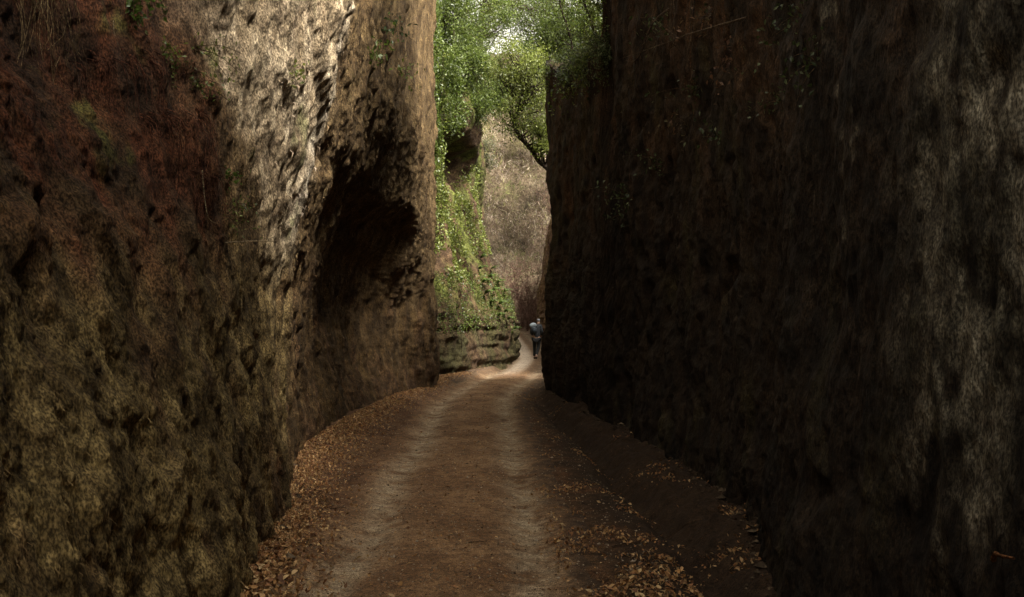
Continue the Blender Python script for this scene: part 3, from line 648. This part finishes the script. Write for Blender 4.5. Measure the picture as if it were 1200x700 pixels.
RLAB = ['largest dark green plant alone in the middle of the dark wall', 'small dark plant just under the largest plant of the dark wall', 'dark green plant under the slanting bare branch', 'withered brown plant below the drooping bare branch', 'small green plant below the slanting branch on the dark wall', 'low green plant between the withered plant and the wall end',
        'withered reddish plant beside the slanting bare branch', 'green tuft high on the dark wall near the grey lichen', 'small green tuft below the high tuft by the grey lichen', 'lowest green tuft beside the grey lichen streaks', 'wide dark bush draped over the shoulder of the dark wall', 'green bush draped over the outer tip of the dark wall', 'dark plant at the root of the drooping bare branch', 'brown and green plant between the two bare branches']
for k, (px, py, n, r_, L, pal) in enumerate(RP_):
    wall_plant(WR, px, py, int(n*1.6), r_*1.2, L*1.35, pal, RLAB[k], 'plants in cracks of the dark wall', 110+k)

# bare shrubs on the right bank and under the hillside
def bare_shrub(base, h, nst, col, label, group, seed):
    rng = np.random.default_rng(seed); base = np.asarray(base, float)
    root = empty('bare_shrub', base, label, 'shrub', group)
    for s in range(nst):
        mb = MB(); tb = MB()
        th = rng.uniform(0, 2*math.pi); sp = rng.uniform(.15, .7)
        e = base + np.array([math.cos(th)*sp, math.sin(th)*sp, 1])*h*rng.uniform(.6, 1.05)
        pts = curve_pts([base, base*.5+e*.5 + rng.normal(size=3)*h*.07, e], 7); mb.tube(pts, np.linspace(.014, .004, 7)*h**.5, col, 4)
        for t in range(14):
            a = pts[rng.integers(2, 7)]; q = a + (rng.normal(size=3)*.26 + np.array([0, 0, .12]))*h*.7
            tb.tube(curve_pts([a, (a+q)/2 + rng.normal(size=3)*h*.04, q], 4), np.linspace(.006, .002, 4)*h**.5, np.asarray(col)*rng.uniform(.8, 1.7), 3)
        st = mb.build('stem', M['bark'], root, base); tag(tb.build('twigs', M['bark'], st, base), kind='stuff')
for k, (px, py, h) in enumerate([(640, 300, 2.4), (643, 250, 2.2), (646, 215, 1.8), (641, 340, 2.0)]):
    a, n = on_wall(BR, px, py, 6)
    bare_shrub(a, h, 9, (.085, .05, .04), 'leafless reddish brown shrub on the brown bank behind the dark wall', 'bare shrubs on the brown bank', 140+k)
for k, (px, d, h) in enumerate([(628, 72, 3.2), (636, 66, 3.0), (618, 84, 4.2), (630, 86, 5.0), (640, 82, 5.5), (608, 88, 4.0), (622, 90, 6.0), (598, 92, 5.0), (612, 93, 6.5)]):
    x = (px - 600)/FPX*d
    bare_shrub((x, d, rise(d)), h, 12, (.075, .042, .034), 'leafless dark brown shrub in the thicket where the road ends', 'bare shrubs in the thicket', 160+k)

# dry brush over the hillside, one mass
rng = np.random.default_rng(70); n = 120000
q_ = rng.uniform(size=(n, 2)); bx_ = (q_[:, 0]-.5)*44; bt_ = q_[:, 1]*.85
ci = np.clip(((bx_ + 70)/140*239).astype(int), 0, 239); ri = np.clip((bt_*169).astype(int), 0, 169)
hp = np.stack([bx_, HY[ri, ci] + rng.uniform(-.2, .2, n), HZ[ri, ci]], -1)
cf = fbm(hp[:, 0]*.45, hp[:, 1]*.45, hp[:, 2]*.45, 3); cf2 = fbm(hp[:, 0]*.16 + 5, hp[:, 1]*.16, hp[:, 2]*.16, 3)
hp[:, 2] += rng.uniform(.1, 1.0, n)*(1.0 + 2.2*np.maximum(cf, -.2)); hp[:, 1] -= rng.uniform(.1, .9, n)
V, F, cc = leaves_np(hp, .62, .036, [(.06, .042, .03), (.115, .088, .065), (.17, .14, .105), (.26, .23, .19), (.10, .105, .04), (.09, .095, .035)], .1, .1, droop=(0, 0, .5), rng=rng)
cc = cc*np.repeat(np.clip(.85 + 1.5*cf2 + 1.3*cf, .22, 1.9), 4)[:, None]
cc = cc*np.repeat(.78 + .75*sst(8, 20, hp[:, 2] + 6*cf2), 4)[:, None]*np.array([1.04, .98, .97])
gr = np.repeat(sst(.05, .3, fbm(hp[:, 0]*.22 + 9, hp[:, 1]*.22, hp[:, 2]*.22, 3)), 4); cc = mix(cc, cc*np.array([.72, .92, .5]), gr)
tag(obj('dry_brush', mesh_np('dry_brush', V, F, cc, False), M['fuzz']), 'pale dry brush covering the far hillside', 'brush', kind='stuff')

# hanging rootlets and moss fibres on the walls, too fine to count
def fuzz(name, W, n, lo, hi, wdt, label, seed, ymax, zmax, tint=(1, 1, 1), ymin=2.4):
    rng = np.random.default_rng(seed); p = W['P']; c = W['C']
    m = np.argwhere((p[..., 1] > ymin) & (p[..., 1] < ymax) & (p[..., 2] < zmax) & (p[..., 2] > .1))
    pw = 1.0/np.maximum(p[m[:, 0], m[:, 1], 1], 2)**.4
    f = fbm(p[m[:, 0], m[:, 1], 0]*1.5 + seed, p[m[:, 0], m[:, 1], 1]*1.5, p[m[:, 0], m[:, 1], 2]*.9, 3)
    pw = pw*sst(-.4, .4, f)**1.5; pw /= pw.sum()
    s = m[rng.choice(len(m), n, p=pw)]
    a = p[s[:, 0], s[:, 1]]; nm = np.concatenate([W['N'][s[:, 0]], np.zeros((n, 1))], 1); tg = np.concatenate([W['T'][s[:, 0]], np.zeros((n, 1))], 1)
    L = rng.uniform(lo, hi, n)[:, None]
    a = a - nm*.008
    mid = a + nm*(L*.32 + .006) + tg*rng.normal(size=(n, 1))*L*.25 + np.array([0, 0, -.35])*L
    e = a + nm*(L*.25 + .006) + tg*rng.normal(size=(n, 1))*L*.4 + np.array([0, 0, -1])*L
    w_ = rng.uniform(.5, 1.3, (n, 1))*wdt*np.maximum(a[:, 1:2]/6, .7)
    ax = tg*w_ + nm*w_*rng.normal(size=(n, 1))*.6
    V = np.stack([a - ax, a + ax, mid + ax*.8, e, mid - ax*.8], 1).reshape(-1, 3)
    i = np.arange(n)*5
    F = np.concatenate([np.stack([i, i+1, i+2, i+4], 1)])
    F3 = np.stack([i+4, i+2, i+3, i+3], 1)
    cc = c[s[:, 0], s[:, 1]]*rng.uniform(.5, 1.3, (n, 1))*np.asarray(tint)
    V2 = V; Fq = F
    # tip as a second narrow quad
    V = np.concatenate([V, e + ax*.12]); F3 = np.stack([i+4, i+2, 5*n + np.arange(n), i+3], 1)
    cc = np.concatenate([np.repeat(cc, 5, 0), cc])
    return tag(obj(name, mesh_np(name, V, np.concatenate([Fq, F3]), cc, False), M['fuzz']), label, 'rootlets', kind='stuff')
fuzz('hanging_rootlets', WL, 17000, .015, .08, .0022, 'fine dry rootlets and moss fibres hanging on the brown wall', 201, 24, 6.5, (1.1, 1.0, .95))
fuzz('hanging_rootlets', WR, 5000, .02, .10, .0022, 'fine dark rootlets hanging on the dark wall', 202, 24, 7.5, ymin=6)

def root_bundle(name, W, px0, py0, wpx, hpx, n, col, label, seed, thick=.0035, group=None):
    rng = np.random.default_rng(seed); root = None
    for k in range(n):
        px = px0 + rng.uniform(-.5, .5)*wpx; py = py0 + rng.uniform(-.08, .08)*hpx
        a, nm = on_wall(W, px, max(py, -60)); d = a[1]
        if root is None: org = a.copy(); root = empty(name, org, label, 'roots', group)
        l = hpx*d/FPX*rng.uniform(.5, 1.05)
        tg = np.array([-nm[1], nm[0], 0])
        pts = [a - nm*.02, a + nm*rng.uniform(.03, .10) + np.array([0, 0, -.12*l]), a + nm*rng.uniform(.04, .13) + tg*rng.normal()*.1*l + np.array([0, 0, -.55*l]), a + nm*rng.uniform(.05, .16) + tg*rng.normal()*.2*l + np.array([0, 0, -l])]
        mb = MB(); mb.tube(curve_pts(pts, 9), np.linspace(thick, thick*.35, 9)*rng.uniform(.6, 1.3), np.asarray(col)*rng.uniform(.55, 1.35), 4)
        mb.build('strand', M['bark'], root, org)
root_bundle('hanging_roots', WL, 38, -25, 70, 150, 34, (.20, .15, .085), 'tan dry roots hanging over the dark recess of the brown wall', 301)
root_bundle('hanging_roots', WL, 130, 60, 110, 120, 34, (.085, .035, .022), 'dark red root curtain across the top of the recess', 302, .004)
root_bundle('hanging_roots', WL, 205, 130, 90, 120, 40, (.11, .045, .026), 'reddish root mat beside the pale buttress', 303, .004)
root_bundle('hanging_roots', WL, 240, 195, 40, 90, 22, (.10, .045, .028), 'short reddish roots at the lower end of the root mat', 304, .0035)
root_bundle('hanging_roots', WR, 800, -20, 70, 130, 14, (.06, .045, .03), 'thin roots trailing down the dark wall near its rim', 305, .007)

def twig(name, pts, r, col, label, side=2, seed=0, cat='twig'):
    rng = np.random.default_rng(seed); pts = curve_pts(pts, 10); b = pts[0]
    root = empty(name, b, label, cat); mb = MB(); mb.tube(pts, np.linspace(r, r*.4, 10), col, 5); mb.build('stem', M['bark'], root, b)
    for s in range(side):
        j = rng.integers(3, 8); d = (pts[-1]-pts[0])*rng.uniform(.2, .4) + rng.normal(size=3)*np.linalg.norm(pts[-1]-pts[0])*.15
        m2 = MB(); m2.tube(curve_pts([pts[j], pts[j]+d*.5 + rng.normal(size=3)*r, pts[j]+d], 5), np.linspace(r*.5, r*.2, 5), col, 4); m2.build('side_twig', M['bark'], root, b)
    return root
def wpt(W, px, py, out): a, n = on_wall(W, px, py); return a + n*out
twig('twig', [wpt(WL, 268, 282, .0), wpt(WL, 280, 282, .12), wpt(WL, 298, 278, .16), wpt(WL, 312, 280, .12)], .006, (.30, .24, .16), 'pale dry twig sticking out of the brown wall under the buttress', 2, 1)
twig('twig', [wpt(WL, 232, 195, .04), wpt(WL, 226, 225, .1), wpt(WL, 220, 250, .12), wpt(WL, 238, 257, .12)], .004, (.20, .16, .10), 'thin bent root dangling over the recess of the brown wall', 0, 2)
twig('twig', [wpt(WL, 122, 18, .05), wpt(WL, 118, 40, .1), wpt(WL, 120, 62, .12)], .003, (.16, .13, .09), 'short curved rootlet below the dry hanging roots', 0, 3)
twig('bare_branch', [wpt(WR, 790, 12, .1), wpt(WR, 792, 30, .3), wpt(WR, 783, 60, .4), wpt(WR, 775, 80, .42)], .014, (.08, .06, .045), 'thin bare branch drooping down the dark wall', 3, 4, 'branch')
twig('bare_branch', [wpt(WR, 880, 22, .05), wpt(WR, 850, 32, .25), wpt(WR, 825, 48, .3), wpt(WR, 808, 66, .3)], .010, (.09, .07, .05), 'slanting bare branch lying across the dark wall', 3, 5, 'branch')
twig('broken_stick', [wpt(WR, 1166, 655, .03), wpt(WR, 1178, 651, .06), wpt(WR, 1190, 650, .08), wpt(WR, 1215, 649, .1)], .011, (.26, .12, .05), 'orange brown broken stick caught on the dark wall', 0, 6, 'stick')

for k, (px, py, ln, an, lab) in enumerate([(735, 640, .28, .5, 'bent dry stick among the leaves of the dark verge'), (800, 605, .4, 2.3, 'long dry stick on the bank of the dark verge'), (398, 600, .22, 1.1, 'dry stick at the edge of the leaf drift under the brown wall'), (690, 575, .25, 2.9, 'thin stick between a wheel track and the dark verge'), (560, 640, .13, .2, 'tiny dry twig between the wheel tracks')]):
    d = FPX*CAM_H/(py - HORIZON); x = (px - 600)/FPX*d; q = []
    for t in (-.5, -.15, .2, .5):
        xx = x + math.cos(an)*ln*t + .015*math.sin(9*t + k); yy = d + math.sin(an)*ln*t; q.append((xx, yy, float(floor_z(xx, yy)) + .009))
    twig('dry_stick', q, .0045, (.10, .065, .04), lab, 1 if k != 4 else 0, 600+k, 'stick')
# ------------------------------------------------------------------ fallen leaves
rng = np.random.default_rng(90)
def scatter(n, ylo, yhi, fx, pw=1.6):
    y = ylo*(yhi/ylo)**rng.uniform(0, 1, n); return fx(y, n), y
def left_band(y, n):
    lb = np.interp(y, LB[:, 0], LB[:, 1]); return lb - .12 + np.abs(rng.normal(size=n))*np.interp(y, [5, 8, 12, 20, 30], [.20, .25, .30, .24, .2])
def right_band(y, n):
    rb = np.interp(y, RB[:, 0], RB[:, 1]); lo = road_x(y) + .75; return rb + .05 - (rb - lo)*rng.uniform(0, 1, n)**.9
def on_road(y, n): return road_x(y) + rng.normal(size=n)*.85
sets = [scatter(26000, 4.5, 30, left_band), scatter(26000, 4.5, 26, right_band), scatter(1600, 3.5, 36, on_road)]
lx = np.concatenate([s[0] for s in sets]); ly = np.concatenate([s[1] for s in sets]); src = np.concatenate([np.full(len(s[0]), i) for i, s in enumerate(sets)])
cl = fbm(lx*1.6 + 2, ly*1.2, 0*lx + 5, 3)
keep = np.where(src == 0, cl > -.55, np.where(src == 1, cl + .35*(rng.uniform(size=len(lx)) - .5) > np.interp(ly, [5, 7, 9, 16], [-.02, .08, .22, .36]), True))
lx, ly, src = lx[keep], ly[keep], src[keep]
lz = floor_z(lx, ly) + rng.uniform(.004, .03, len(lx))*np.where(src == 2, .3, 1)
LPAL = 1.3*np.array([(.28, .150, .055), (.19, .088, .035), (.34, .205, .09), (.11, .052, .026), (.23, .108, .045), (.42, .29, .14)])
def leaf_mesh(seed):
    r = np.random.default_rng(seed); t = np.linspace(0, 1, 5); wv = .34*np.sin(math.pi*(t*.94+.03))**.8*r.uniform(.75, 1.15)
    cu = r.uniform(-.5, .5); cw = r.uniform(.05, .5); V = []
    for a, q in zip(t, wv):
        zc = cu*(a-.5)**2*1.2
        V += [(a-.5, -q, zc + cw*q*1.1), (a-.5, 0, zc), (a-.5, q*r.uniform(.85, 1.1), zc + cw*q*r.uniform(.7, 1.3))]
    F = []
    for i in range(4):
        for j in range(2): F.append((i*3+j, i*3+j+1, i*3+j+4, i*3+j+3))
    c = LPAL[r.integers(len(LPAL))]*r.uniform(.8, 1.25)
    V = np.array(V); V[:, 2] -= V[:, 2].min()*.8
    me = mesh_np('fallen_leaf', V, F, np.broadcast_to(c, (len(V), 3)), True); me.materials.append(M['dry']); return me
sz = rng.uniform(.018, .052, len(lx))
apx = 600 + FPX*lx/ly; apy = HORIZON - FPX*(lz - CAM_H)/ly
big = np.where((apx > 5) & (apx < 1195) & (apy < 699) & (apy > 380), sz/ly, 0)
order = np.argsort(-big); near = order[:300]; rest = order[300:]
lms = [leaf_mesh(500+i) for i in range(28)]
for k in near:
    o = bpy.data.objects.new('fallen_leaf', lms[rng.integers(28)]); C.objects.link(o); o.parent = ground
    s = float(sz[k]); o.scale = (s, s, s); o.location = (float(lx[k]), float(ly[k]), float(lz[k]) + .012)
    o.rotation_euler = (rng.normal()*.35, rng.normal()*.35, rng.uniform(0, 6.28))
lc = np.stack([lx, ly, lz], -1)[rest]
V, F, cc = leaves_np(lc, sz[rest], sz[rest]*.55, LPAL, 1.6, .25, rng=rng)
V[:, 2] = np.maximum(V[:, 2], np.repeat(floor_z(lc[:, 0], lc[:, 1]) + .001, 4))
litter = obj('leaf_litter', mesh_np('leaf_litter', V, F, cc, False), M['dry'], None)
tag(litter, 'brown fallen leaves drifted along both sides of the dirt road', 'leaves', kind='stuff')

# gravel and crumbs of tuff on the road
n = 15000; y = 3.2*(32/3.2)**rng.uniform(0, 1, n); x = road_x(y) + rng.uniform(-1.5, 1.6, n)
r_ = rng.uniform(.002, .0085, n)*np.where(rng.uniform(size=n) > .97, 2.2, 1); z = floor_z(x, y) + r_*.25
octa = np.array([(1, 0, 0), (0, 1, 0), (-1, 0, 0), (0, -1, 0), (0, 0, .7), (0, 0, -.7)])
V = np.stack([x, y, z], -1)[:, None] + octa[None]*r_[:, None, None]*rng.uniform(.6, 1.35, (n, 6, 1))
of = np.array([(0, 1, 4), (1, 2, 4), (2, 3, 4), (3, 0, 4), (1, 0, 5), (2, 1, 5), (3, 2, 5), (0, 3, 5)])
F = (of[None] + (np.arange(n)*6)[:, None, None]).reshape(-1, 3)
cc = np.repeat(mix(np.array([.06, .038, .024]), np.array([.46, .38, .28]), rng.uniform(size=n)**1.5), 6, 0)
tag(obj('gravel', mesh_np('gravel', V.reshape(-1, 3), F, cc, False), M['fuzz']), 'loose grit and crumbs of stone scattered over the dirt road', 'gravel', kind='stuff')

n = 2600; y = 3.6*(26/3.6)**rng.uniform(0, 1, n); lr = rng.uniform(size=n) < .5
x = np.where(lr, np.interp(y, LB[:, 0], LB[:, 1]) + np.abs(rng.normal(size=n))*.13 - .02, np.interp(y, RB[:, 0], RB[:, 1]) - np.abs(rng.normal(size=n))*.14 + .02)
r_ = rng.uniform(.006, .022, n)*np.where(rng.uniform(size=n) > .93, 2.4, 1); z = floor_z(x, y) + r_*.3
V = np.stack([x, y, z], -1)[:, None] + octa[None]*r_[:, None, None]*rng.uniform(.6, 1.35, (n, 6, 1))
cc = np.repeat(mix(np.array([.035, .024, .015]), np.array([.13, .095, .06]), rng.uniform(size=n)**1.5), 6, 0)
tag(obj('rock_crumbs', mesh_np('rock_crumbs', V.reshape(-1, 3), (of[None] + (np.arange(n)*6)[:, None, None]).reshape(-1, 3), cc, False), M['fuzz']), 'crumbled bits of tuff lying along the feet of both walls', 'rubble', kind='stuff')

# ------------------------------------------------------------------ the walker
def skin_obj(name, nodes, edges, mat, parent, col, sub=1, root_i=0):
    me = bpy.data.meshes.new(name); me.from_pydata([n[0] for n in nodes], edges, [])
    o = bpy.data.objects.new(name, me); C.objects.link(o); o.parent = parent
    sm = o.modifiers.new('skin', 'SKIN'); sm.use_smooth_shade = True
    if not me.skin_vertices: me.skin_vertices.new(name='') if hasattr(me.skin_vertices, 'new') else None
    lay = me.skin_vertices[0].data
    for i, nd in enumerate(nodes):
        r = nd[1]; lay[i].radius = (r, r) if np.isscalar(r) else r
        lay[i].use_root = (i == root_i)
    ss = o.modifiers.new('sub', 'SUBSURF'); ss.levels = sub; ss.render_levels = sub
    me.materials.append(mat); return o
def plain(name, col, rough=.85):
    m, t, out = new_mat(name); pr = t.nodes.new('ShaderNodeBsdfPrincipled'); pr.inputs['Roughness'].default_value = rough
    n = t.nodes.new('ShaderNodeTexNoise'); n.inputs['Scale'].default_value = 25; r = t.nodes.new('ShaderNodeValToRGB')
    r.color_ramp.elements[0].color = [c*.75 for c in col] + [1]; r.color_ramp.elements[1].color = [min(1, c*1.25) for c in col] + [1]
    t.links.new(n.outputs[0], r.inputs[0]); t.links.new(r.outputs[0], pr.inputs['Base Color']); t.links.new(pr.outputs[0], out.inputs[0]); return m
PY_ = 42.0; PX_ = 1.04; pz = float(floor_z(PX_, PY_))
person = empty('person', (PX_, PY_, pz), 'walker in dark trousers and blue grey jacket on the road bend', 'person')
person.rotation_euler = (0, 0, R(-8))
T = [((0, 0, .88), .125), ((.01, .02, 1.04), (.125, .10)), ((.02, .06, 1.22), (.15, .11)), ((.03, .10, 1.36), (.13, .085)), ((.04, .13, 1.44), .052), ((.05, .16, 1.50), .06), ((.055, .17, 1.58), (.078, .092)), ((.06, .175, 1.66), (.055, .065))]
E = [(i, i+1) for i in range(7)]
def limb(par, pts):
    s = len(T); T.extend(pts); E.append((par, s)); E.extend((s+i, s+i+1) for i in range(len(pts)-1)); return s + len(pts) - 1
limb(0, [((-.095, .01, .82), .092), ((-.10, .09, .47), .058), ((-.095, .01, .11), .042), ((-.095, .02, .05), .042), ((-.10, .15, .035), .034)])
limb(0, [((.095, 0, .82), .092), ((.07, -.02, .47), .058), ((.02, -.27, .17), .042), ((.02, -.29, .11), .04), ((.02, -.19, .035), .032)])
for sx in (-1, 1):
    wv = limb(3, [((sx*.16, .09, 1.37), .062), ((sx*.23, .0, 1.12), .046), ((sx*.19, .16, .98), .034), ((sx*.175, .20, .965), (.038, .022))])
    for f, (dx, l) in enumerate([(-.026, .07), (-.009, .08), (.009, .075), (.024, .06)]):
        limb(wv, [((sx*.175 + dx, .245, .955), .009), ((sx*.175 + dx, .245 + l*.5, .935), .008), ((sx*.175 + dx*.9, .245 + l*.6, .905), .007)])
    limb(wv, [((sx*.14, .205, .975), .010), ((sx*.128, .235, .955), .008)])
body = skin_obj('body', T, E, plain('skin_tone', (.42, .27, .20)), person, None)
jk = [((0, 0, .80), (.165, .135)), ((.01, .02, 1.04), (.165, .14)), ((.02, .06, 1.22), (.185, .145)), ((.03, .10, 1.37), (.155, .115)), ((.035, .125, 1.43), .08)]
je = [(0, 1), (1, 2), (2, 3), (3, 4)]
for sx in (-1, 1):
    s = len(jk); jk += [((sx*.165, .09, 1.37), .085), ((sx*.235, .0, 1.12), .066), ((sx*.195, .145, .995), .05)]; je += [(3, s), (s, s+1), (s+1, s+2)]
skin_obj('jacket', jk, je, plain('jacket_cloth', (.013, .016, .020)), person, None)
tr_ = [((0, 0, .88), .145), ((-.095, .01, .80), .112), ((-.10, .09, .47), .078), ((-.095, .01, .09), .062), ((.095, 0, .80), .112), ((.07, -.02, .47), .078), ((.02, -.27, .15), .058)]
skin_obj('trousers', tr_, [(0, 1), (1, 2), (2, 3), (0, 4), (4, 5), (5, 6)], plain('trouser_cloth', (.007, .0065, .007)), person, None)
skin_obj('shoe', [((-.095, -.02, .045), .05), ((-.1, .08, .04), .046), ((-.1, .19, .035), .034)], [(0, 1), (1, 2)], plain('shoe_leather', (.02, .016, .014)), person, None)
skin_obj('shoe', [((.02, -.31, .09), .05), ((.02, -.24, .05), .046), ((.02, -.15, .035), .034)], [(0, 1), (1, 2)], bpy.data.materials['shoe_leather'], person, None)
skin_obj('hair', [((.055, .125, 1.55), .072), ((.058, .15, 1.63), (.085, .09)), ((.06, .175, 1.69), .06)], [(0, 1), (1, 2)], plain('grey_hair', (.16, .16, .165)), person, None)
# grey pack with a pale lid, carried on the walker's back and left shoulder
pack = empty('backpack', (PX_ - .10, PY_ - .16, pz + 1.02), 'blue grey backpack with a pale top flap carried by the walker', 'backpack')
skin_obj('bag', [((0, 0, .05), (.17, .11)), ((-.01, 0, .20), (.19, .125)), ((-.02, .02, .34), (.17, .11))], [(0, 1), (1, 2)], plain('pack_cloth', (.022, .030, .038)), pack, None, 2)
skin_obj('flap', [((-.20, -.01, .36), (.05, .07)), ((-.05, 0, .415), (.06, .11)), ((.10, .02, .40), (.045, .09))], [(0, 1), (1, 2)], plain('pale_flap', (.20, .23, .25)), pack, None, 2)
skin_obj('strap', [((.08, .02, .36), .02), ((.12, .12, .44), .02), ((.13, .24, .38), .02), ((.12, .30, .2), .02)], [(0, 1), (1, 2), (2, 3)], plain('strap_web', (.04, .045, .05)), pack, None)
